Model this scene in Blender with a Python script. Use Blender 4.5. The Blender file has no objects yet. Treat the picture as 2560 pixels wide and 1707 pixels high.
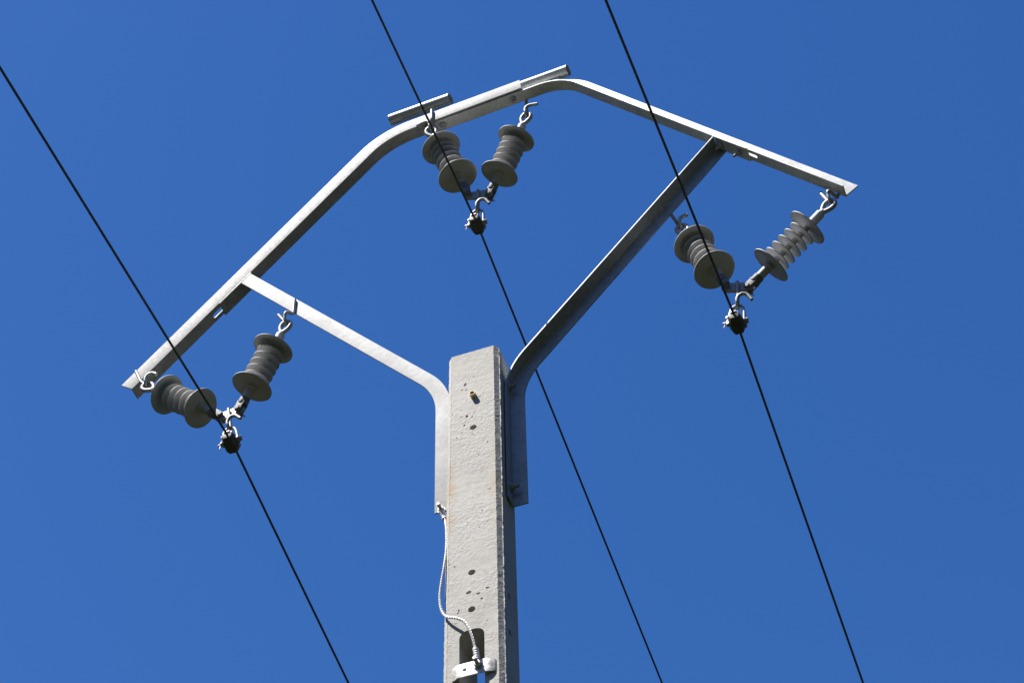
import bpy, bmesh, math, random
from mathutils import Vector, Matrix
from math import radians as R, pi, sin, cos
random.seed(7)
sc = bpy.context.scene
col = sc.collection
ZO = 9.867                                   # height of the top of the crossarm above the field

# ------------------------------------------------------------------ camera, sky, sun, exposure
cam = bpy.data.cameras.new('camera')
cam.lens = 77.54; cam.sensor_width = 36; cam.clip_start = 0.1; cam.clip_end = 5000
camo = bpy.data.objects.new('camera', cam); col.objects.link(camo)
rt = Vector((0.944708, 0.327277, -0.020431)); up = Vector((0.268081, -0.73495, 0.622881)); fw = Vector((-0.188839, 0.593918, 0.782049))
m = Matrix((rt, up, -fw)).transposed().to_4x4()
m.translation = Vector((1.71077, -4.94051, -8.21735 + ZO))
camo.matrix_world = m
sc.camera = camo

SUN = Vector((-0.305, -0.372, 0.877)).normalized()
w = bpy.data.worlds.new('World'); sc.world = w; w.use_nodes = True
nt = w.node_tree; nt.nodes.clear()
sky = nt.nodes.new('ShaderNodeTexSky'); sky.sky_type = 'NISHITA'; sky.sun_disc = False
sky.sun_elevation = math.asin(SUN.z); sky.sun_rotation = math.atan2(SUN.x, SUN.y)
sky.altitude = 300; sky.air_density = 1.0; sky.dust_density = 0.3; sky.ozone_density = 2.0
bg = nt.nodes.new('ShaderNodeBackground'); bg.inputs[1].default_value = 0.0875
wo = nt.nodes.new('ShaderNodeOutputWorld')
hs = nt.nodes.new('ShaderNodeHueSaturation'); hs.inputs['Saturation'].default_value = 1.33; hs.inputs['Hue'].default_value = 0.511
nt.links.new(sky.outputs[0], hs.inputs['Color']); nt.links.new(hs.outputs[0], bg.inputs[0]); nt.links.new(bg.outputs[0], wo.inputs[0])
sl = bpy.data.lights.new('sun', 'SUN'); sl.energy = 5.0; sl.angle = R(0.53); sl.color = (1, 0.965, 0.91)
so = bpy.data.objects.new('sun', sl); col.objects.link(so)
so.rotation_euler = (-SUN).to_track_quat('-Z', 'Y').to_euler(); so.location = (-6, -8, 25)
sc.view_settings.view_transform = 'Standard'; sc.view_settings.look = 'None'
sc.view_settings.exposure = 0.9; sc.view_settings.gamma = 1.0

# ------------------------------------------------------------------ materials
def new_mat(name):
    mt = bpy.data.materials.new(name); mt.use_nodes = True
    t = mt.node_tree; b = t.nodes['Principled BSDF']
    return mt, t, b
def nd(t, kind, **kw):
    n = t.nodes.new('ShaderNode' + kind)
    for k, v in kw.items():
        if k in n.inputs: n.inputs[k].default_value = v
        else: setattr(n, k, v)
    return n
def ramp(t, src, stops):
    r = t.nodes.new('ShaderNodeValToRGB'); e = r.color_ramp.elements
    while len(e) < len(stops): e.new(0.5)
    for i, (p, c) in enumerate(stops):
        e[i].position = p; e[i].color = c if len(c) == 4 else (*c, 1)
    t.links.new(src, r.inputs[0]); return r
def g(v): return (v, v, v, 1)
def mixc(t, fac, a, b, mode='MIX'):
    n = t.nodes.new('ShaderNodeMix'); n.data_type = 'RGBA'; n.blend_type = mode
    for s, v in ((n.inputs[0], fac), (n.inputs[6], a), (n.inputs[7], b)):
        if hasattr(v, 'is_linked') or hasattr(v, 'links'): t.links.new(v, s)
        elif isinstance(v, (int, float)): s.default_value = v
        else: s.default_value = v if len(v) == 4 else (*v, 1)
    return n.outputs[2]
def coords(t, kind='Object'):
    return t.nodes.new('ShaderNodeTexCoord').outputs[kind]
def noise(t, vec, scale, detail=4, rough=0.55):
    n = nd(t, 'TexNoise', Scale=scale, Detail=detail, Roughness=rough); t.links.new(vec, n.inputs['Vector']); return n
def bump(t, b, height, strength, dist, prev=None):
    n = nd(t, 'Bump', Strength=strength, Distance=dist); t.links.new(height, n.inputs['Height'])
    if prev: t.links.new(prev.outputs[0], n.inputs['Normal'])
    t.links.new(n.outputs[0], b.inputs['Normal']); return n

def galvanised(name, base=0.56, tint=(1, 1.0, 0.985), metallic=0.35, rough=(0.48, 0.68), contrast=0.13):
    mt, t, b = new_mat(name); v = coords(t)
    n1 = noise(t, v, 62, 5, 0.6); n2 = noise(t, v, 7, 4)
    vo = nd(t, 'TexVoronoi', Scale=75.0); t.links.new(v, vo.inputs['Vector'])
    lo, hi = base * (1 - contrast), base * (1 + contrast)
    c1 = ramp(t, n1.outputs[0], [(0.32, tuple(lo * k for k in tint)), (0.68, tuple(hi * k for k in tint))])
    c2 = ramp(t, vo.outputs['Color'], [(0.0, g(0.9)), (1.0, g(1.08))])
    c3 = ramp(t, n2.outputs[0], [(0.3, g(0.84)), (0.62, g(1.05))])
    c = mixc(t, 1.0, c1.outputs[0], c2.outputs[0], 'MULTIPLY'); c = mixc(t, 1.0, c, c3.outputs[0], 'MULTIPLY')
    t.links.new(c, b.inputs['Base Color'])
    rr = ramp(t, n1.outputs[0], [(0.3, g(rough[0])), (0.7, g(rough[1]))]); t.links.new(rr.outputs[0], b.inputs['Roughness'])
    b.inputs['Metallic'].default_value = metallic
    bump(t, b, n1.outputs[0], 0.2, 0.0012)
    return mt

def concrete_mat():
    mt, t, b = new_mat('cast_concrete'); v = coords(t)
    n1 = noise(t, v, 5, 6, 0.6); n2 = noise(t, v, 60, 5, 0.6); n3 = noise(t, v, 260, 3, 0.6)
    c1 = ramp(t, n1.outputs[0], [(0.3, (0.435, 0.417, 0.38)), (0.7, (0.525, 0.507, 0.47))])
    c2 = ramp(t, n2.outputs[0], [(0.3, g(0.88)), (0.7, g(1.06))])
    c = mixc(t, 1.0, c1.outputs[0], c2.outputs[0], 'MULTIPLY')
    # rust tinted run-off along the left edge, a fainter one on the right edge
    sp = nd(t, 'SeparateXYZ'); t.links.new(v, sp.inputs[0])
    def band(sock, lo0, lo1, hi0, hi1):
        a = nd(t, 'MapRange'); a.interpolation_type = 'SMOOTHSTEP'
        for i, q in zip((1, 2, 3, 4), (lo0, lo1, 0, 1)): a.inputs[i].default_value = q
        t.links.new(sock, a.inputs[0])
        d = nd(t, 'MapRange'); d.interpolation_type = 'SMOOTHSTEP'
        for i, q in zip((1, 2, 3, 4), (hi0, hi1, 1, 0)): d.inputs[i].default_value = q
        t.links.new(sock, d.inputs[0])
        mu = nd(t, 'Math', operation='MULTIPLY'); t.links.new(a.outputs[0], mu.inputs[0]); t.links.new(d.outputs[0], mu.inputs[1])
        return mu.outputs[0]
    def mul(a, bb):
        mu = nd(t, 'Math', operation='MULTIPLY'); t.links.new(a, mu.inputs[0])
        if isinstance(bb, (int, float)): mu.inputs[1].default_value = bb
        else: t.links.new(bb, mu.inputs[1])
        return mu.outputs[0]
    st = mul(band(sp.outputs[0], -0.125, -0.105, -0.095, -0.045), band(sp.outputs[2], ZO - 2.85, ZO - 2.62, ZO - 2.5, ZO - 2.3))
    sn = ramp(t, noise(t, v, 18, 5).outputs[0], [(0.35, g(0.15)), (0.65, g(1))])
    c = mixc(t, mul(mul(st, sn.outputs[0]), 0.85), c, (0.43, 0.29, 0.145, 1))
    st2 = mul(band(sp.outputs[0], 0.04, 0.075, 0.09, 0.12), band(sp.outputs[2], ZO - 2.9, ZO - 2.6, ZO - 2.4, ZO - 2.1))
    c = mixc(t, mul(mul(st2, sn.outputs[0]), 0.5), c, (0.46, 0.37, 0.22, 1))
    wash = ramp(t, noise(t, v, 3.2, 5, 0.65).outputs[0], [(0.40, g(0)), (0.60, g(1))])
    c = mixc(t, mul(wash.outputs[0], 0.3), c, (0.50, 0.485, 0.46, 1))
    yel = ramp(t, noise(t, v, 11, 5, 0.65).outputs[0], [(0.55, g(0)), (0.72, g(1))])
    c = mixc(t, mul(yel.outputs[0], 0.35), c, (0.45, 0.41, 0.30, 1))
    # air holes: sparse voronoi points
    vo = nd(t, 'TexVoronoi', Scale=46.0, Randomness=1.0); t.links.new(v, vo.inputs['Vector'])
    sel = nd(t, 'SeparateColor'); t.links.new(vo.outputs['Color'], sel.inputs[0])
    pick = nd(t, 'MapRange')
    for i, q in zip((1, 2, 3, 4), (0.78, 1.0, 0.0, 0.22)): pick.inputs[i].default_value = q
    t.links.new(sel.outputs[0], pick.inputs[0])
    dd = nd(t, 'Math', operation='SUBTRACT'); t.links.new(pick.outputs[0], dd.inputs[0]); t.links.new(vo.outputs['Distance'], dd.inputs[1])
    pit = nd(t, 'MapRange')
    for i, q in zip((1, 2, 3, 4), (0.0, 0.06, 0.0, 1.0)): pit.inputs[i].default_value = q
    t.links.new(dd.outputs[0], pit.inputs[0])
    c = mixc(t, mul(pit.outputs[0], 0.55), c, (0.16, 0.15, 0.13, 1))
    t.links.new(c, b.inputs['Base Color'])
    b.inputs['Roughness'].default_value = 0.82; b.inputs['Specular IOR Level'].default_value = 0.3
    # smooth cast skin with rough, pitted patches
    nw = noise(t, v, 30, 4, 0.5); nf = noise(t, v, 95, 4, 0.6)
    patch = ramp(t, noise(t, v, 7, 4, 0.6).outputs[0], [(0.42, g(0.18)), (0.62, g(1))])
    lum = ramp(t, nf.outputs[0], [(0.36, g(0)), (0.5, g(0.5)), (0.64, g(1))])
    b1 = bump(t, b, nw.outputs[0], 0.18, 0.005)
    b2 = bump(t, b, mul(lum.outputs[0], patch.outputs[0]), 0.32, 0.0035, b1)
    b3 = bump(t, b, n3.outputs[0], 0.25, 0.0008, b2)
    v2_ = nd(t, 'TexVoronoi', Scale=120.0); t.links.new(v, v2_.inputs['Vector'])
    grain = ramp(t, v2_.outputs['Distance'], [(0.0, g(1)), (0.22, g(0))])
    sel2 = nd(t, 'SeparateColor'); t.links.new(v2_.outputs['Color'], sel2.inputs[0])
    gsel = ramp(t, sel2.outputs[1], [(0.80, g(0)), (0.84, g(1))])
    b4 = bump(t, b, mul(grain.outputs[0], gsel.outputs[0]), 0.7, 0.002, b3)
    inv = nd(t, 'Math', operation='SUBTRACT'); inv.inputs[0].default_value = 1.0; t.links.new(pit.outputs[0], inv.inputs[1])
    bump(t, b, inv.outputs[0], 0.9, 0.003, b4)
    return mt

def silicone_mat():
    mt, t, b = new_mat('grey_silicone_rubber'); v = coords(t)
    n1 = noise(t, v, 16, 4)
    c = ramp(t, n1.outputs[0], [(0.3, (0.43, 0.43, 0.425)), (0.7, (0.50, 0.50, 0.495))])
    t.links.new(c.outputs[0], b.inputs['Base Color']); b.inputs['Roughness'].default_value = 0.6
    b.inputs['Specular IOR Level'].default_value = 0.3
    tr = nd(t, 'BsdfTranslucent'); tr.inputs[0].default_value = (0.36, 0.35, 0.33, 1)
    mx = nd(t, 'MixShader'); mx.inputs[0].default_value = 0.03
    t.links.new(b.outputs[0], mx.inputs[1]); t.links.new(tr.outputs[0], mx.inputs[2])
    t.links.new(mx.outputs[0], t.nodes['Material Output'].inputs[0])
    return mt

def plain(name, colr, rough=0.6, metallic=0.0, var=0.15, scale=40):
    mt, t, b = new_mat(name); v = coords(t); n1 = noise(t, v, scale, 4)
    c = ramp(t, n1.outputs[0], [(0.3, tuple(k * (1 - var) for k in colr)), (0.7, tuple(k * (1 + var) for k in colr))])
    t.links.new(c.outputs[0], b.inputs['Base Color']); b.inputs['Roughness'].default_value = rough; b.inputs['Metallic'].default_value = metallic
    return mt

M = dict(
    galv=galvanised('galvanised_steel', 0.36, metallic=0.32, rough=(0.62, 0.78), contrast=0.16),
    galv_sunlit=galvanised('sunlit_galvanised_steel', 0.66, metallic=0.5, rough=(0.62, 0.72), contrast=0.07),  # lighter copy of galv: sun glare on the right arch arm painted in
    galv_pipe=galvanised('galvanised_pipe_steel', 0.56, (0.95, 1, 1), metallic=0.35, rough=(0.42, 0.52), contrast=0.08),
    forged=galvanised('forged_galvanised_fitting', 0.34, metallic=0.35, rough=(0.42, 0.6), contrast=0.12),
    clevis=galvanised('dark_forged_clevis', 0.20, (1, 1, 1.05), metallic=0.2, rough=(0.6, 0.75), contrast=0.25),
    fitting=galvanised('aluminium_grey_fitting', 0.5, metallic=0.25, rough=(0.55, 0.7), contrast=0.1),
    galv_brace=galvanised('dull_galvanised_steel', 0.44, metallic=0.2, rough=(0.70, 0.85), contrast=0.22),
    galv_shaded=galvanised('shaded_galvanised_steel', 0.34, (0.98, 1.0, 1.0), metallic=0.4, rough=(0.5, 0.62), contrast=0.14),  # darker copy of galv: shade on the right brace put into its colour
    bolt=galvanised('dull_zinc_bolt', 0.42, metallic=0.35, rough=(0.45, 0.6)),
    clamp=plain('weathered_dark_clamp_metal', (0.085, 0.08, 0.066), 0.55, 0.3),
    concrete=concrete_mat(), silicone=silicone_mat(),
    wire=plain('oxidised_conductor_strand', (0.10, 0.10, 0.092), 0.42, 0.45, 0.3, 60),
    earth=plain('tinned_copper_strand', (0.50, 0.49, 0.47), 0.5, 0.4, 0.2, 90),
    strap=None,
    sleeve=plain('yellowed_plastic', (0.46, 0.36, 0.16), 0.5, 0.0, 0.2, 60),
)
def strap_mat():
    mt = galvanised('cement_smeared_steel_strap', 0.72, metallic=0.4, rough=(0.6, 0.72), contrast=0.1); t = mt.node_tree; b = t.nodes['Principled BSDF']
    v = coords(t); sp = nd(t, 'SeparateXYZ'); t.links.new(v, sp.inputs[0])
    a = nd(t, 'Math', operation='ABSOLUTE'); t.links.new(sp.outputs[0], a.inputs[0])
    n = noise(t, v, 55, 5, 0.7); q = nd(t, 'Math', operation='MULTIPLY_ADD'); q.inputs[1].default_value = 0.10; t.links.new(n.outputs[0], q.inputs[0]); t.links.new(a.outputs[0], q.inputs[2])
    r = ramp(t, q.outputs[0], [(0.096, g(0)), (0.118, g(1))])
    old = b.inputs['Base Color'].links[0].from_socket
    t.links.new(mixc(t, r.outputs[0], old, (0.34, 0.33, 0.30, 1)), b.inputs['Base Color'])
    md = nd(t, 'MapRange')
    for i, z in zip((1, 2, 3, 4), (0.0, 1.0, 0.4, 0.0)): md.inputs[i].default_value = z
    t.links.new(r.outputs[0], md.inputs[0]); t.links.new(md.outputs[0], b.inputs['Metallic'])
    return mt
M['strap'] = strap_mat()
# ------------------------------------------------------------------ mesh helpers
def P(x, y, z): return Vector((x, y, z + ZO))
class MB:
    def __init__(s): s.v = []; s.f = []
    def add(s, vs, fs):
        o = len(s.v); s.v += [Vector(q) for q in vs]; s.f += [[i + o for i in f] for f in fs]
    def rings(s, rs, cap=True, close=False):
        n = len(rs[0]); vs = [p for r in rs for p in r]; fs = []
        K = len(rs)
        for k in range(K if close else K - 1):
            a, b = k * n, ((k + 1) % K) * n
            for i in range(n):
                j = (i + 1) % n; fs.append([a + i, a + j, b + j, b + i])
        if cap and not close:
            fs.append(list(range(n))[::-1]); fs.append([(K - 1) * n + i for i in range(n)])
        s.add(vs, fs)
    def prism(s, poly, d):
        d = Vector(d); s.rings([[Vector(p) for p in poly], [Vector(p) + d for p in poly]])
    def box(s, c, x, y, z):                  # centre and three half-axis vectors
        c = Vector(c); x = Vector(x); y = Vector(y); z = Vector(z)
        s.rings([[c - x - y - z, c + x - y - z, c + x + y - z, c - x + y - z], [c - x - y + z, c + x - y + z, c + x + y + z, c - x + y + z]])
    def cyl(s, a, b, r, n=20, r2=None, phase=0.0):
        a = Vector(a); b = Vector(b); d = (b - a).normalized(); u = d.orthogonal().normalized(); w_ = d.cross(u)
        r2 = r if r2 is None else r2
        s.rings([[a + r * (cos(2 * pi * i / n + phase) * u + sin(2 * pi * i / n + phase) * w_) for i in range(n)],
                 [b + r2 * (cos(2 * pi * i / n + phase) * u + sin(2 * pi * i / n + phase) * w_) for i in range(n)]])
    def lathe(s, a, d, prof, n=48):          # prof: (distance along d, radius)
        a = Vector(a); d = Vector(d).normalized(); u = d.orthogonal().normalized(); w_ = d.cross(u)
        s.rings([[a + d * h + max(r, 1e-4) * (cos(2 * pi * i / n) * u + sin(2 * pi * i / n) * w_) for i in range(n)] for h, r in prof])
    def tube(s, pts, r, n=12, close=False, lobes=0, pitch=1.0, depth=0.25):
        pts = [Vector(p) for p in pts]; K = len(pts); rs = []
        u = None; L = 0.0
        for k in range(K):
            if close: t_ = pts[(k + 1) % K] - pts[k - 1]
            else: t_ = pts[min(k + 1, K - 1)] - pts[max(k - 1, 0)]
            t_.normalize()
            if u is None: u = t_.orthogonal().normalized()
            u = (u - t_ * u.dot(t_)).normalized(); w_ = t_.cross(u)
            if k: L += (pts[k] - pts[k - 1]).length
            rr = r[k] if isinstance(r, (list, tuple)) else r
            ring = []
            for i in range(n):
                a = 2 * pi * i / n
                q = rr * (1 - depth * (0.5 + 0.5 * cos(lobes * a))) if lobes else rr
                a2 = a + (2 * pi * L / pitch if lobes else 0)
                ring.append(pts[k] + q * (cos(a2) * u + sin(a2) * w_))
            rs.append(ring)
        s.rings(rs, close=close)
    def build(s, name, mat, parent=None, bevel=0.0, sharp=35):
        me = bpy.data.meshes.new(name); o = bpy.data.objects.new(name, me); col.objects.link(o)
        off = parent_world(parent)
        bm = bmesh.new(); vs = [bm.verts.new(p - off) for p in s.v]
        for f in s.f:
            try: bm.faces.new([vs[i] for i in f])
            except ValueError: pass
        bmesh.ops.recalc_face_normals(bm, faces=bm.faces)
        finish(bm, bevel, sharp); bm.to_mesh(me); bm.free()
        me.materials.append(mat)
        if parent: o.parent = parent
        return o
def parent_world(p):
    off = Vector((0, 0, 0))
    while p: off += p.location; p = p.parent
    return off
def finish(bm, bevel, sharp=35):
    if bevel:
        es = [e for e in bm.edges if len(e.link_faces) == 2 and e.calc_face_angle(0) > R(sharp)]
        bmesh.ops.bevel(bm, geom=es, offset=bevel, segments=2, profile=0.6, affect='EDGES', clamp_overlap=True)
    for f in bm.faces: f.smooth = True
    for e in bm.edges:
        if len(e.link_faces) == 2 and e.calc_face_angle(0) > R(sharp): e.smooth = False
def cut(o, mb, solver='EXACT'):
    """carve the closed shapes of mb out of o"""
    c = mb.build('cutter', M['bolt'], o.parent)
    md = o.modifiers.new('cut', 'BOOLEAN'); md.object = c; md.operation = 'DIFFERENCE'; md.solver = solver
    bpy.context.view_layer.update()
    me = bpy.data.meshes.new_from_object(o.evaluated_get(bpy.context.evaluated_depsgraph_get()))
    o.modifiers.clear(); old = o.data; me.name = o.name; o.data = me
    bpy.data.meshes.remove(old); bpy.data.objects.remove(c)
    bm = bmesh.new(); bm.from_mesh(me); finish(bm, 0); bm.to_mesh(me); bm.free()
def tag(o, label=None, cat=None, group=None, kind=None):
    for k, v in (('label', label), ('category', cat), ('group', group), ('kind', kind)):
        if v: o[k] = v
    return o
def empty(name, loc, label, cat, group=None):
    o = bpy.data.objects.new(name, None); col.objects.link(o); o.location = loc; o.empty_display_size = 0.1
    return tag(o, label, cat, group)
def copy_tree(o, parent=None):
    c = o.copy(); col.objects.link(c); c.parent = parent
    for ch in list(o.children): copy_tree(ch, c)
    return c
def smooth_path(pts, per=8, close=False):
    pts = [Vector(p) for p in pts]; n = len(pts); out = []
    for i in range(n if close else n - 1):
        p0 = pts[i - 1] if (close or i) else pts[0] * 2 - pts[1]
        p1, p2 = pts[i], pts[(i + 1) % n]
        p3 = pts[(i + 2) % n] if (close or i + 2 < n) else pts[-1] * 2 - pts[-2]
        for k in range(per):
            t = k / per
            out.append(0.5 * ((2 * p1) + (p2 - p0) * t + (2 * p0 - 5 * p1 + 4 * p2 - p3) * t * t + (3 * p1 - p0 - 3 * p2 + p3) * t ** 3))
    if not close: out.append(pts[-1])
    return out

# ------------------------------------------------------------------ the field, with an added rim of unseen hills
gm, t, b = new_mat('meadow_grass'); v = coords(t)
n1 = noise(t, v, 0.08, 6); n2 = noise(t, v, 3.0, 6, 0.7)
c1 = ramp(t, n1.outputs[0], [(0.3, (0.011, 0.0145, 0.006)), (0.7, (0.022, 0.024, 0.011))])
c2 = ramp(t, n2.outputs[0], [(0.25, g(0.6)), (0.75, g(1.25))])
t.links.new(mixc(t, 1.0, c1.outputs[0], c2.outputs[0], 'MULTIPLY'), b.inputs['Base Color']); b.inputs['Roughness'].default_value = 0.95
b.inputs['Specular IOR Level'].default_value = 0.1
bump(t, b, n2.outputs[0], 0.8, 0.1)
mb = MB(); N = 80; ext = 1500.0
for i in range(N + 1):
    for j in range(N + 1):
        x, y = (i / N * 2 - 1), (j / N * 2 - 1); x, y = ext * x * abs(x), ext * y * abs(y)
        r_ = math.hypot(x, y)
        h = 0.0 if r_ < 40 else min(r_ - 40, 400) * 0.48 * (1 + 0.18 * sin(x * 0.013 + 1) * cos(y * 0.011))  # unseen hill rim, added to block low sky light and deepen shade
        mb.v.append(Vector((x, y, h)))
mb.f = [[i * (N + 1) + j, (i + 1) * (N + 1) + j, (i + 1) * (N + 1) + j + 1, i * (N + 1) + j + 1] for i in range(N) for j in range(N)]
tag(mb.build('ground', gm), kind='structure')

# ------------------------------------------------------------------ concrete pole
pole = empty('utility_pole', (0, 0, 0), 'tall square grey concrete pole with holes and a slot, standing under the steel crossarm', 'utility pole')
def sect(z, rag=1.0):
    k = (-1.78 - z) / 1.62                   # 0 at the top, 1 about where the picture ends
    xl, xr = -0.0975 - 0.0155 * k, 0.100 - 0.0035 * k
    yf, yb = -0.054 - 0.004 * k, 0.113 + 0.004 * k
    ch = 0.0165
    j = lambda a: random.uniform(-a, a) * rag
    rg = max(0.0, random.gauss(0.0015, 0.0013)) * rag
    rl = max(0.0, random.gauss(0.0004, 0.0006)) * rag
    pts = [(xl + ch - 0.003, yf), (xl + ch, yf - rl + j(.0003)), (xl + j(.0009), yf + ch + j(.0009)),
           (xl, yb - ch), (xl + ch, yb), (xr - ch, yb), (xr, yb - ch),
           (xr, yf + ch + 0.0022), (xr + 0.0004 + rg * .8, yf + ch - 0.0002 - rg * 0.6), (xr - 0.0012, yf + ch - 0.0017), (xr - ch + j(.0008), yf + j(.0004))]
    return [P(x, y, z) for x, y in pts]
zs = [-1.786 - 0.0085 * i for i in range(205)] + [-3.6, -3.7, -4, -5, -6, -7, -8, -9, -ZO - 1.2]
rs = []
top = sect(-1.776, 0.3); cx = sum((p for p in top), Vector()) / len(top)
rs.append([cx + (p - cx) * 0.955 + Vector((0, 0, 0.003)) for p in top])
rs.append([p + Vector((0, 0, random.uniform(-0.001, 0.0015))) for p in top])
rs += [sect(z) for z in zs]
mb = MB(); mb.rings(rs)
shaft = mb.build('shaft', M['concrete'], pole, sharp=20)
cm = MB()
for x, z in ((0.0009, -2.2109), (-0.0089, -2.9475), (-0.0104, -3.1184)):
    cm.cyl(P(x, -0.1, z), P(x, 0.09, z), 0.0128, 24)
cm.cyl(P(0.0031, -0.1, -2.0373), P(0.0031, 0.05, -2.0373), 0.0105, 20)
for y, z in ((0.0009, -3.033), (-0.0002, -3.198)):
    cm.cyl(P(0.15, y + 0.012, z), P(0.03, y + 0.012, z), 0.0128, 24)
sp_ = []
xa, xb, zt, zb, rr = -0.0535, 0.0325, -3.2085, -4.1, 0.032
for (cx_, cz_, a0) in ((xb - rr, zt - rr, 0), (xa + rr, zt - rr, 90), (xa + rr, zb + rr, 180), (xb - rr, zb + rr, 270)):
    for k in range(7):
        a = R(a0 + 15 * k); sp_.append(P(cx_ + rr * cos(a), -0.15, cz_ + rr * sin(a)))
cm.prism(sp_, (0, 0.4, 0))
cut(shaft, cm)
# blow-holes and chips in the cast face
cm = MB()
for x, z, rx, rz, tilt in ((-0.0299, -1.9584, .0045, .0095, -25), (-0.0236, -2.1402, .005, .0075, -15), (-0.0332, -2.1873, .004, .0045, 0), (-0.0253, -1.9906, .0055, .003, 30),
                           (-0.042, -1.9838, .004, .003, 0), (0.0267, -2.0504, .005, .0025, 25), (0.022, -2.066, .005, .002, 25), (0.0542, -2.3101, .0035, .0032, 0),
                           (-0.0614, -2.2453, .003, .003, 0), (-0.0427, -2.2286, .0055, .0022, 35), (-0.0778, -2.1094, .003, .0025, 0), (0.004, -1.925, .005, .002, 10),
                           (-0.0204, -3.038, .010, .0068, 10), (0.0453, -3.0377, .0075, .0038, -15), (0.0134, -3.0543, .0065, .0045, 10), (0.0249, -3.0811, .0045, .0045, 0),
                           (-0.055, -3.1106, .0022, .0075, 0), (-0.0585, -3.1208, .004, .003, 30), (0.06, -2.56, .009, .0018, 30), (-0.003, -2.15, .0035, .0035, 0),
                           (0.005, -2.128, .004, .002, 20), (-0.012, -2.13, .003, .002, 0), (-0.07, -2.9, .003, .003, 0), (0.03, -2.66, .003, .003, 0), (0.05, -2.72, .003, .002, 0)):
    c = P(x, -0.0562, z); a = R(tilt); ring = []
    for k, (s_, dy) in enumerate(((1.05, -0.006), (1.0, 0.002), (0.6, 0.007), (0.1, 0.009))):
        ring.append([c + Vector((s_ * (rx * cos(q) * cos(a) - rz * sin(q) * sin(a)), dy, s_ * (rx * cos(q) * sin(a) + rz * sin(q) * cos(a)))) * 1.0 for q in [2 * pi * i / 12 for i in range(12)]])
    cm.rings(ring)
cut(shaft, cm)
mb = MB()
prof = [(0, .0118), (.012, .0118), (.0165, .0118), (.0195, .0112), (.0195, .0092), (.008, .0092), (.004, .005)]
mb.lathe(P(0.0031, -0.0525, -2.0373), (0, -1, 0), prof, 32)
tag(mb.build('sleeve', M['sleeve'], pole), 'short yellowed plastic sleeve sticking out of a hole')

# ------------------------------------------------------------------ crossarm
arm = empty('crossarm', P(0, 0.03, -2.2), 'arched galvanised steel angle crossarm with two braces bolted on top of the concrete pole', 'crossarm')
W, T = 0.06, 0.006
def v2(x, z): return Vector((x, z))
def fillet(pl, i, tl, n=12):
    """replace corner i of polyline pl by an arc with tangent length tl"""
    a, c, b = pl[i - 1], pl[i], pl[i + 1]
    d1 = (a - c).normalized(); d2 = (b - c).normalized()
    ang = d1.angle(d2); r = tl * math.tan(ang / 2); cen = c + (d1 + d2).normalized() * (r / sin(ang / 2))
    p1 = c + d1 * tl; p2 = c + d2 * tl; out = []
    u1 = p1 - cen; tot = u1.angle_signed(p2 - cen)
    for k in range(n + 1):
        q = -tot * k / n
        out.append(cen + Vector((u1.x * cos(q) - u1.y * sin(q), u1.x * sin(q) + u1.y * cos(q))))
    return pl[:i] + out + pl[i + 1:]
def angle_bar(pl, side, leg_front, cut0=None, cut1=None, y0=0.0, rad=0.004, W=0.06, F=0.06):
    """sweep an L section along pl (x,z). side=+1/-1: on which hand of the path the in-plane leg stands."""
    mb = MB(); n = len(pl); rings = []
    if leg_front:
        s2 = [(0, 0), (W, 0), (W, T), (T + rad, T), (T + rad * .3, T + rad * .3), (T, T + rad), (T, F), (0, F)]
    else:
        s2 = [(0, 0), (T, 0), (T, F - T - rad), (T + rad * .3, F - T - rad * .3), (T + rad, F - T), (W, F - T), (W, F), (0, F)]
    for k in range(n):
        if k == 0: tg = (pl[1] - pl[0]).normalized(); mit = 1
        elif k == n - 1: tg = (pl[-1] - pl[-2]).normalized(); mit = 1
        else:
            a = (pl[k] - pl[k - 1]).normalized(); b = (pl[k + 1] - pl[k]).normalized(); tg = (a + b).normalized(); mit = 1 / max(0.5, tg.dot(b))
        nr = Vector((-tg.y, tg.x)) * side
        dirv = nr * mit
        ct = cut0 if k == 0 else cut1 if k == n - 1 else None
        if ct is not None:                   # end cut parallel to direction ct
            ct = ct.normalized(); dirv = ct / ct.dot(nr)
        rings.append([P(pl[k].x + dirv.x * o, y0 + y, pl[k].y + dirv.y * o) for o, y in s2])
    mb.rings(rings); return mb
TL, BL = v2(-1.4805, -1.3221), v2(-0.4060, -0.0320)
TR, BR = v2(1.4728, -1.3301), v2(0.3976, 0.0450)
plL = fillet([TL, BL, v2(0.2210, 0.0385)], 1, 0.115)
plR = fillet([TR, BR, v2(-0.195, -0.0155)], 1, 0.105)
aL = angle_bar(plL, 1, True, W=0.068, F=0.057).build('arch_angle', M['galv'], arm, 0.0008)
aR = angle_bar(plR, -1, False, y0=0.008, W=0.070, F=0.054).build('arch_angle', M['galv_sunlit'], arm, 0.0008)
def slot_cutter(c, d, half, r, nrm):
    """rounded slot through a flange: centre c, direction d, in the plane with +y"""
    d = d.normalized(); y = Vector((0, 1, 0)); pts = []
    for a0, s_ in ((-90, 1), (90, -1)):
        for k in range(9):
            a = R(a0 + 22.5 * k); pts.append(c + d * (s_ * half) + (d * cos(a) + y * sin(a)) * r)
    m_ = MB(); m_.prism([p - nrm * 0.02 for p in pts], nrm * 0.04); return m_
dL = (BL - TL).normalized(); nL = Vector((-dL.y, 0, dL.x)); dL3 = Vector((dL.x, 0, dL.y))
dR = (BR - TR).normalized(); nR = Vector((-dR.y, 0, dR.x)); dR3 = Vector((dR.x, 0, dR.y))
def onL(s, y, o=0.0):
    q = TL + dL * s; return P(q.x, y, q.y) + nL * o
def onR(s, y, o=0.0):
    q = TR + dR * s; return P(q.x, y, q.y) - nR * o
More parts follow.
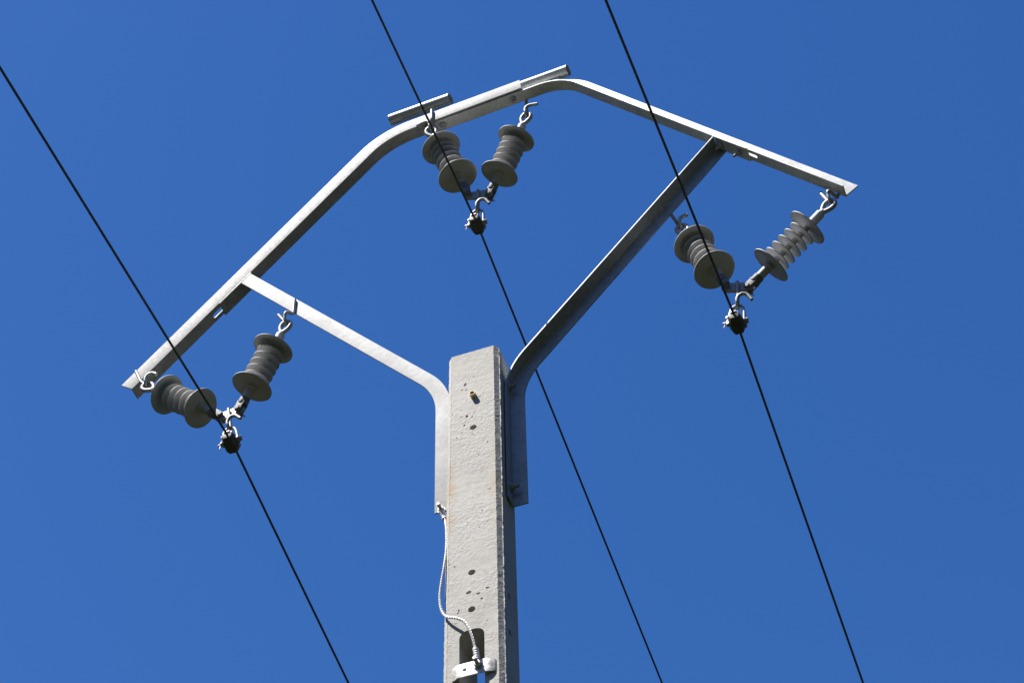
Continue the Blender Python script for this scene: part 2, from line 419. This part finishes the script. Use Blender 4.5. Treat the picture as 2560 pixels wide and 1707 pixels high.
sL1 = (v2(-1.0045, -0.7535) - TL).dot(dL); sL0 = (v2(-1.1288, -0.9141) - TL).dot(dL)
sR1 = (v2(1.0163, -0.7532) - TR).dot(dR); sR0 = (v2(1.1399, -0.9179) - TR).dot(dR)
cut(aL, slot_cutter(onL(sL0 - 0.012, 0.031), dL3, 0.032, 0.0092, nL))
cut(aR, slot_cutter(onR(sR0 - 0.012, 0.031), dR3, 0.026, 0.0066, nR))
# braces, each with a bolted end plate under the arch
KL, KR = v2(-0.1055, -1.868), v2(0.1045, -1.8745)
bl = [v2(-0.1055, -2.5453), KL, v2(-1.0035, -0.7615)]
br = [v2(0.1025, -2.5565), KR, v2(1.0155, -0.7615)]
bl = fillet(bl, 1, 0.125); br = fillet(br, 1, 0.125)
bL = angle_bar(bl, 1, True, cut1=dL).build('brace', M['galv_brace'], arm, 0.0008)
bR = angle_bar(br, -1, False, cut1=dR).build('brace', M['galv_shaded'], arm, 0.0008)
hc = MB(); hc.cyl(P(0.1375, 0.03, -2.5292), P(0.1375, 0.09, -2.5292), 0.0045, 16); cut(bR, hc)
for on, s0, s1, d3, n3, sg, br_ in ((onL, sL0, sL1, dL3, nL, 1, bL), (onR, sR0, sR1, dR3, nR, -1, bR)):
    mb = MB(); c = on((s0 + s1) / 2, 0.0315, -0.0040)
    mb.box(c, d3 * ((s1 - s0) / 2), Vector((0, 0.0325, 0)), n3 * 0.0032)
    mb.build('end_plate', M['galv'] if sg > 0 else M['galv_sunlit'], br_, 0.0007)
# bolts: hex head, washer and a threaded end (nut as a sub-part)
def bolt(c, d, length=0.02, r=0.006, nut_r=0.0140, parent=arm, mat='bolt'):
    d = Vector(d).normalized(); mb = MB()
    mb.cyl(c, c + d * 0.0025, nut_r * 1.25, 24)
    k = 8
    prof = [(0.002, r)]
    h = 0.010
    while h < length: prof += [(h, r), (h + 0.0008, r * 0.88), (h + 0.0016, r)]; h += 0.0022
    prof += [(length, r * 0.8)]
    mb.lathe(c, d, prof, 16)
    o = mb.build('bolt', M[mat], parent)
    nb = MB(); nb.cyl(c + d * 0.0025, c + d * 0.0125, nut_r, 6, phase=0.3); nb.build('nut', M[mat], o, 0.0008)
    return o
bolt(onL(sL0 + 0.035, 0.034, -0.0072), -nL, 0.03)
bolt(onL(sL1 - 0.035, 0.034, -0.0072), -nL, 0.03)
bolt(onR(sR0 + 0.052, 0.032, -0.0072), nR, 0.034)
bolt(onR(sR1 - 0.045, 0.032, -0.0072), nR, 0.034)
dT = (v2(-0.195, -0.0155) - BR).normalized(); nT = Vector((dT.y, 0, -dT.x))      # outward (up) normal of the top
if nT.z < 0: nT = -nT
def onT(x, y, o=0.0):
    k = (x - BR.x) / dT.x; return P(x, y, BR.y + dT.y * k) + nT * o
for x in (0.170, -0.158):
    bolt(onT(x, 0.032, -0.0002), -nT, 0.026)
for y, z in ((0.030, -1.936), (0.030, -2.485)):
    bolt(P(0.1095, y, z), (1, 0, 0), 0.03, 0.007, 0.0145)
# pipes welded on the top edges of the two angles
def pipe(a, b, r=0.0258, wall=0.003):
    mb = MB(); d = (b - a).normalized(); L = (b - a).length
    mb.lathe(a, d, [(0.004, r - wall), (0, r - wall), (0, r), (L, r), (L, r - wall), (L - 0.25 * L, r - wall), (0.01, r - wall - 0.0002)], 40)
    wv = Vector((0, 0.6, 0.8))               # ends sawn off at a slight angle
    for p in mb.v: p += d * (0.27 * ((p - a) - d * (p - a).dot(d)).dot(wv))
    return mb
pA, pB = P(-0.3935, 0.003, 0.105), P(-0.1110, 0.003, 0.131)
pipeL = pipe(pA, pB).build('pipe', M['galv_pipe'], arm)
pC, pD = P(0.140, 0.055, 0.127), P(0.4250, 0.055, 0.155)
pipeR = pipe(pC, pD).build('pipe', M['galv_pipe'], arm)
mb = MB(); d = (pB - pA).normalized(); mb.box((pA * 0.4 + pB * 0.6) - Vector((0, 0, 0.030)), d * 0.115, (0, 0.003, 0), (0, 0, 0.012)); mb.build('mounting_strip', M['galv_pipe'], pipeL)
mb = MB(); d = (pD - pC).normalized(); mb.box((pC * 0.55 + pD * 0.45) - Vector((0, 0, 0.028)), d * 0.115, (0, 0.003, 0), (0, 0, 0.012)); mb.build('mounting_strip', M['galv_pipe'], pipeR)
# hanging hooks welded to the arch and braces
HR = 0.0071
def hook(style, E, wt, wb, tail):
    E = Vector(E); wt = Vector(wt); wb = Vector(wb); tl = E + Vector(tail)
    q = 1 if tail[0] > 0 else -1
    if style == 1:                           # eye hangs at E, tail curls towards the front and right
        s0 = (wb - E); pts = [wt, wt.lerp(wb, 0.5), wb, E + Vector((s0.x * 0.35, 0.014, min(0.034, s0.z * 0.5))), E + Vector((0, 0.0125, 0.010)), E,
                              E + Vector((0, -0.0125, 0.010)), E + Vector((-0.001 * q, -0.016, 0.026)), E + Vector((0.004 * q, -0.017, 0.043)), E + Vector((0.017 * q, -0.017, 0.052)),
                              (E + Vector((0.03 * q, -0.017, 0.0515))).lerp(tl, 0.2), tl]
    else:
        s0 = (wb - E); pts = [wt, wt.lerp(wb, 0.5), wb, wb + Vector((-0.004, -0.008, -0.012)), E + Vector((0.005, -0.021, 0.052)), E + Vector((-0.001, -0.019, 0.030)), E + Vector((0, -0.0125, 0.010)), E,
                              E + Vector((0, 0.0125, 0.010)), E + Vector((-0.003, 0.015, 0.026)), E + Vector((tail[0] * 0.35, 0.013, 0.042)), tl]
    mb = MB(); mb.tube([P(*p) for p in smooth_path(pts, 6)], HR, 14)
    return mb.build('hanging_hook', M['forged'], arm)
EY = dict(CR=(0.2256, 0.045, -0.1293), CL=(-0.2079, 0.015, -0.0571), LB=(-0.8033, -0.02, -1.2213), LT=(-1.4028, -0.02, -1.36), RB=(0.8258, 0.08, -1.2015), RT=(1.4135, 0.03, -1.3870))
hook(2, EY['LB'], (-0.7835, -0.006, -1.048), (-0.7845, -0.006, -1.133), (-0.045, 0.01, 0.095))
hook(1, EY['CL'], (-0.1953, -0.0066, 0.068), (-0.1960, -0.0066, -0.014), (-0.056, -0.022, 0.032))
hook(1, EY['LT'], (-1.4715, -0.006, -1.222), (-1.4400, -0.006, -1.300), (0.05, -0.02, 0.032))
hook(1, EY['CR'], (0.221, 0.066, 0.07), (0.221, 0.066, -0.015), (0.057, -0.017, 0.044))
hook(1, EY['RB'], tuple(Vector(EY['RB']) + Vector((-0.055, -0.0128, 0.14))), tuple(Vector(EY['RB']) + Vector((-0.027, -0.0128, 0.075))), (0.034, -0.017, 0.05))
hook(2, EY['RT'], (1.470, 0.0692, -1.240), (1.442, 0.0692, -1.302), (-0.030, 0.030, 0.125))

# ------------------------------------------------------------------ insulators
PIN = dict(CR=(0.0245, 0.11, -0.545), CL=(-0.0600, 0.085, -0.522), LB=(-0.9830, 0.0, -1.6590), LT=(-1.0560, 0.0, -1.6660), RB=(0.9680, 0.072, -1.6500), RT=(1.0420, 0.10, -1.6620))
LI = 0.46
ins = empty('insulator', (0, 0, 0), 'x', 'insulator', 'composite insulators hung in pairs from the crossarm')
Z = Vector((0, 0, -1)); O0 = Vector((0, 0, 0))
def shed(prof, h, rad, core=0.0115):
    prof += [(h - 0.0060, core), (h - 0.0045, core + 0.0015), (h - 0.0034, core + (rad - core) * 0.25), (h - 0.0013, core + (rad - core) * 0.72), (h + 0.0004, rad - 0.0008),
             (h + 0.0010, rad), (h + 0.0040, rad), (h + 0.0045, rad - 0.0006), (h + 0.0030, core + (rad - core) * 0.8), (h + 0.0012, core + (rad - core) * 0.35), (h + 0.0012, core + 0.003), (h + 0.0032, core)]
prof = [(0.112, 0.0125), (0.114, 0.0185), (0.1165, 0.0185)]
for k, tt in enumerate((0.280, 0.3525, 0.426, 0.499, 0.5725, 0.646, 0.723)):
    shed(prof, tt * LI, 0.081 if k in (0, 6) else 0.055)
prof += [(0.344, 0.0205), (0.350, 0.0185), (0.354, 0.0172)]
mb = MB(); mb.lathe(O0, Z, prof, 64); mb.build('housing', M['silicone'], ins, sharp=50)
mb = MB(); mb.lathe(O0, Z, [(0.046, .006), (0.0465, .0125), (0.056, .0150), (0.0565, .0178), (0.114, .0178), (0.1145, .012)], 32); mb.build('upper_fitting', M['fitting'], ins)
mb = MB(); mb.tube(smooth_path([(0, 0, .0155), (.0135, 0, .0115), (.0205, 0, -.003), (.0185, 0, -.021), (.0075, 0, -.040), (0, 0, -.046), (-.0075, 0, -.040), (-.0185, 0, -.021), (-.0205, 0, -.003), (-.0135, 0, .0115)], 5, True), 0.0088, 14, True)
mb.lathe(Vector((0, 0, -0.034)), Z, [(0, .006), (.004, .0095), (.014, .0115), (.02, .012)], 20)
mb.build('eye', M['forged'], ins)
mb = MB(); mb.lathe(O0, Z, [(0.340, .010), (0.341, .0165), (0.402, .0165), (0.403, .012)], 32); mb.build('lower_fitting', M['fitting'], ins)
mb = MB()
mb.lathe(O0, Z, [(0.398, .012), (0.3985, .0195), (0.424, .0205), (0.430, .0195), (0.4305, .010)], 28)
for s_ in (-1, 1):
    pl = [Vector((-0.0150, 0, -0.4215)), Vector((0.0150, 0, -0.4215))] + [Vector((0.0135 * cos(R(a)), 0, -0.460 - 0.0135 * sin(R(a)))) for a in range(0, 181, 15)]
    mb.prism([p + Vector((0, s_ * 0.0130 - 0.0035, 0)) for p in pl], (0, 0.007, 0))
mb.build('clevis', M['clevis'], ins, 0.001)
mb = MB(); mb.cyl((0, -0.019, -0.46), (0, 0.030, -0.46), 0.0068, 16); mb.lathe(Vector((0, -0.0166, -0.46)), Vector((0, -1, 0)), [(0, .004), (.0, .0105), (.005, .0105), (.0062, .0095), (.0063, .004)], 24)
pin = mb.build('clevis_pin', M['clevis'], ins)
mb = MB(); mb.tube(smooth_path([(-0.019, .030, -0.451), (0.0, .0265, -0.46), (0.016, .0265, -0.4685), (0.0185, .0265, -0.464), (0.0, .0265, -0.4575), (-0.017, .030, -0.4635)], 4), 0.0014, 6); mb.build('split_pin', M['galv_pipe'], pin)
LAB = dict(
    CR='ribbed grey insulator, right arm of the central V under the arch',
    CL='ribbed grey insulator crossed by a wire, left arm of the central V under the arch',
    LB='ribbed grey insulator hanging from the pale brace left of the concrete pole',
    LT='ribbed grey insulator lying nearly level, hooked to the left tip of the arch',
    RB='ribbed grey insulator crossed by a wire, hanging from the shaded brace right of the pole',
    RT='ribbed grey insulator with gaps between its discs, hooked to the right tip of the arch')
def place(o, mat): o.rotation_mode = 'QUATERNION'; l, q, s = mat.decompose(); o.location = l; o.rotation_quaternion = q; o.scale = s
for i, k in enumerate(EY):
    e = P(*EY[k]); p = P(*PIN[k]); zz = (e - p).normalized(); xx = Vector((0, 1, 0)).cross(zz).normalized(); yy = zz.cross(xx)
    o = ins if i == 0 else copy_tree(ins)
    mt = Matrix((xx, yy, zz)).transposed().to_4x4(); mt.translation = e
    s_ = (e - p).length / LI
    place(o, mt @ Matrix.Scale(s_, 4)); o['label'] = LAB[k]

# ------------------------------------------------------------------ yokes, shackles, clamps
CL_ = dict(L=(-0.9830, -0.032, -1.8880), M=(-0.0260, 0.09, -0.7540), R_=(0.9800, 0.074, -1.8770))
PR = dict(L=('LT', 'LB'), M=('CL', 'CR'), R_=('RB', 'RT'))
yoke = empty('yoke_plate', (0, 0, 0), 'x', 'yoke plate', 'yoke plates joining the insulator pairs')
mb = MB(); pl = [Vector((-0.042 + 0.020 * cos(R(a)), -0.0065, 0.020 * sin(R(a)))) for a in range(90, 271, 18)] + [Vector((-0.016, -0.0065, -0.026)), Vector((0.016, -0.0065, -0.026))] + \
     [Vector((0.042 + 0.020 * cos(R(a)), -0.0065, 0.020 * sin(R(a)))) for a in range(-90, 91, 18)]
mb.prism([p + Vector((0, 0.0015, 0)) for p in pl], (0, 0.010, 0)); mb.build('plate', M['forged'], yoke, 0.0012)
mb = MB(); mb.tube(smooth_path([(0, -0.0135, 0.014), (0, -0.0135, -0.01), (0.001, -0.013, -0.05), (0.0, -0.012, -0.095), (0, -0.014, -0.128), (0, -0.027, -0.142), (0, -0.040, -0.128), (0.0, -0.043, -0.112),
                                (0.006, -0.044, -0.097), (0.020, -0.045, -0.087), (0.036, -0.045, -0.092), (0.047, -0.045, -0.108), (0.055, -0.045, -0.122)], 7), HR, 14)
mb.build('hook', M['forged'], yoke)
shk = empty('shackle', (0, 0, 0), 'x', 'shackle', 'shackles between the yokes and the wire clamps')
mb = MB(); bow = [(-0.0295, 0, -0.012), (-0.0295, 0, 0.004), (-0.0285, 0, 0.030), (-0.0265, 0, 0.052), (-0.0195, 0, 0.075), (0, 0, 0.088), (0.0195, 0, 0.075), (0.0265, 0, 0.052), (0.0285, 0, 0.030), (0.0295, 0, 0.004), (0.0295, 0, -0.012)]
mb.tube(smooth_path(bow, 6), 0.0058, 12)
for s_ in (-1, 1): mb.cyl((s_ * 0.0240, 0, 0), (s_ * 0.0350, 0, 0), 0.0125, 20)
mb.build('bow', M['forged'], shk, 0.0006)
mb = MB(); mb.cyl((-0.050, 0, 0), (0.036, 0, 0), 0.0060, 14); mb.cyl((0.0352, 0, 0), (0.0450, 0, 0), 0.0115, 6, phase=0.2)
pin = mb.build('pin', M['forged'], shk, 0.0006)
mb = MB(); mb.tube(smooth_path([(-0.0445, 0.012, 0.004), (-0.0445, 0.002, 0.0), (-0.0445, -0.003, -0.014), (-0.0455, -0.0035, -0.027)], 4), 0.0016, 6); mb.tube(smooth_path([(-0.0425, 0.010, 0.003), (-0.0425, -0.002, -0.003), (-0.0415, -0.006, -0.024)], 4), 0.0016, 6)
mb.build('split_pin', M['galv_pipe'], pin)
clp = empty('suspension_clamp', (0, 0, 0), 'x', 'wire clamp', 'clamps holding the three wires')
mb = MB(); rs = []
for y, hw, zb_, zt_ in ((-0.0375, .0185, -.014, .012), (-0.0365, .0200, -.018, .013), (-0.015, .0285, -.033, .016), (0.016, .0290, -.035, .016), (0.036, .0225, -.027, .012), (0.0375, .0205, -.023, .010)):
    rs.append([Vector(q) for q in ((-hw * .85, y, zt_), (-hw, y, zb_ * .3), (-hw * .66, y, zb_), (hw * .66, y, zb_), (hw, y, zb_ * .3), (hw * .85, y, zt_))])
mb.rings(rs); mb.build('body', M['clamp'], clp, 0.001)
mb = MB(); mb.box((0, 0, 0.020), (0.0165, 0, 0), (0, 0.030, 0), (0, 0, 0.006)); mb.box((0, -0.032, 0.017), (0.012, 0, 0), (0, 0.009, 0.002), (0, 0, 0.004)); mb.build('keeper', M['forged'], clp, 0.001)
for s_, y in ((-1, -0.012), (1, 0.016)):
    mb = MB(); mb.cyl((s_ * 0.0280, y, -0.020), (s_ * 0.0280, y, 0.030), 0.0045, 12); mb.cyl((s_ * 0.0280, y, -0.018), (s_ * 0.0280, y, -0.009), 0.0085, 6); mb.cyl((s_ * 0.0280, y, 0.016), (s_ * 0.0280, y, 0.024), 0.0085, 6)
    mb.build('bolt', M['bolt'], clp)
YL = dict(L='small steel plate with a hook joining the two insulators at the left end', M='small steel plate with a hook joining the two insulators under the middle of the arch', R_='small steel plate with a hook joining the two insulators at the right end')
SL = dict(L='bow shackle on the hook below the left pair of insulators', M='bow shackle on the hook below the central pair of insulators', R_='bow shackle on the hook below the right pair of insulators')
CLb = dict(L='small dark metal clamp gripping the wire left of the pole', M='small dark metal clamp gripping the central wire under the arch', R_='small dark metal clamp gripping the wire right of the pole')
for i, k in enumerate(CL_):
    a, b_ = (P(*PIN[q]) for q in PR[k]); mid = (a + b_) / 2; c = P(*CL_[k])
    o = yoke if i == 0 else copy_tree(yoke)
    xx = (b_ - a).normalized(); vv = (mid - c).normalized(); 
    # the hook hangs towards the clamp
    hz = (mid - (c + Vector((0, 0.027, 0)))).normalized(); xx = (xx * 0.5 + Vector((1, 0, 0)) * 0.5).normalized(); yy = hz.cross(xx).normalized(); xx = yy.cross(hz).normalized()
    mt = Matrix((xx, yy, hz)).transposed().to_4x4(); mt.translation = mid; place(o, mt); o['label'] = YL[k]
    hb = mt @ Vector((0, -0.027, -0.1291))    # where the bow sits in the hook
    o = shk if i == 0 else copy_tree(shk)
    d = (hb - c); zz = d.normalized(); xx = Vector((1, 0, 0)); yy = zz.cross(xx).normalized(); xx = yy.cross(zz)
    mt = Matrix((xx, yy, zz)).transposed().to_4x4(); mt.translation = hb - zz * 0.088; place(o, mt); o['label'] = SL[k]
    cc = hb - zz * 0.088
    o = clp if i == 0 else copy_tree(clp)
    place(o, Matrix.Translation(cc)); o['label'] = CLb[k]
    CL_[k] = cc

# ------------------------------------------------------------------ wires
DX = dict(L=(0.0062, -0.0237), M=(-0.0005, -0.0075), R_=(-0.0205, 0.0030))
WL = dict(L='dark twisted overhead wire running through the clamp left of the pole', M='dark twisted overhead wire passing behind the right brace, through the central clamp', R_='dark twisted overhead wire running through the clamp right of the pole')
for k in CL_:
    c = CL_[k] + Vector((0, 0, 0.004)); pts = []
    def at_(s):                              # s < 0: towards the camera; sag of an 80 m span
        d = abs(s); dx = DX[k][0] if s < 0 else DX[k][1]
        e = max(0.0, d - 0.05)
        return c + Vector((dx * e, s, -0.09 * e + 0.09 / 80 * e * e))
    ss = [-80 + 2 * i for i in range(38)] + [-4 + 0.01 * i for i in range(800)] + [4 + 2 * i for i in range(39)]
    mb = MB(); mb.tube([at_(s) for s in ss], 0.0051, 18, lobes=6, pitch=0.13, depth=0.28)
    tag(mb.build('overhead_wire', M['wire'], sharp=60), WL[k], 'wire', 'overhead wires')

# ------------------------------------------------------------------ strap over the slot and earthing cable
st = empty('metal_strap', P(0, -0.06, -3.39), 'short flat metal strap bolted across the slot near the bottom of the pole', 'strap')
mb = MB(); top = [(-0.0775, -0.0560), (-0.068, -0.0590), (-0.057, -0.0665), (0.044, -0.0665), (0.053, -0.0640), (0.0640, -0.0595), (0.0700, -0.0565)]
rs = [[P(x, y, -3.3640 - 0.003 * (x > 0.05)), P(x, y - 0.005, -3.3640 - 0.003 * (x > 0.05)), P(x, y - 0.005, -3.4200), P(x, y, -3.4200)] for x, y in top]
mb.rings(rs); strap = mb.build('plate', M['strap'], st, 0.0008)
hc = MB(); hc.cyl(P(-0.0311, -0.1, -3.3915), P(-0.0311, -0.03, -3.3915), 0.0068, 20); cut(strap, hc)
b_ = bolt(P(0.0150, -0.0735, -3.3870), (0, -1, 0), 0.036, 0.0062, 0.0125, st)
ec = empty('earthing_cable', P(-0.10, -0.05, -2.9), 'pale twisted earthing cable looping down the left edge of the pole to the strap', 'cable')
cp = [(-0.1225, -0.014, -2.575), (-0.1205, -0.016, -2.60), (-0.1107, -0.028, -2.6767), (-0.1063, -0.040, -2.7852), (-0.1089, -0.052, -2.8779), (-0.1168, -0.058, -2.9625), (-0.1206, -0.062, -3.0327), (-0.113, -0.0655, -3.0953),
      (-0.0937, -0.070, -3.1348), (-0.0555, -0.081, -3.1653), (-0.028, -0.085, -3.1921), (-0.0103, -0.085, -3.2324), (0.0006, -0.084, -3.2728), (0.0070, -0.082, -3.312), (0.0105, -0.081, -3.335)]
mb = MB(); mb.tube([P(*p) for p in smooth_path(cp, 14)], 0.0052, 18, lobes=6, pitch=0.075, depth=0.42); mb.build('strand', M['earth'], ec, sharp=60)
def lug(a, b, pal, bolt_c):
    mb = MB(); d = (b - a).normalized(); L = (b - a).length; prof = [(0, .006), (0.0002, .0098)]
    for k in range(4):
        h = L * (0.12 + 0.2 * k); prof += [(h, .0098), (h + L * .03, .0084), (h + L * .09, .0084), (h + L * .12, .0098)]
    prof += [(L, .0100), (L + .0002, .0062), (L - 0.01, .0055)]
    mb.lathe(a, d, prof, 20)
    u = (a - bolt_c); u.normalize(); n_ = Vector((0, -1, 0)); s_ = u.cross(n_).normalized()
    pl = [a + u * 0.006 + s_ * .0105, a + u * 0.006 - s_ * .0105] + [bolt_c + (-u * cos(q) - s_ * sin(q)) * .0135 for q in [R(-90 + 15 * k + 180) for k in range(0, 13)]][::1]
    pl = [a + u * 0.008 + s_ * .0095, a + u * 0.008 - s_ * .0095] + [bolt_c + (-s_ * cos(R(15 * k)) - u * sin(R(15 * k))) * .0135 for k in range(13)]
    mb.prism([p + n_ * 0.0005 for p in pl], n_ * 0.004)
    return mb.build('cable_lug', M['galv_sunlit'], ec)
bc = P(-0.1385, -0.0005, -2.5485)
lug(P(-0.1335, -0.0095, -2.5585), P(-0.1220, -0.0140, -2.6050), None, bc)
bolt(P(-0.1375, -0.005, -2.5455), (0, -1, 0), 0.034, 0.0062, 0.0118, ec)
lug(P(0.0145, -0.0790, -3.3720), P(0.0100, -0.0810, -3.3230), None, P(0.0150, -0.0692, -3.3870))
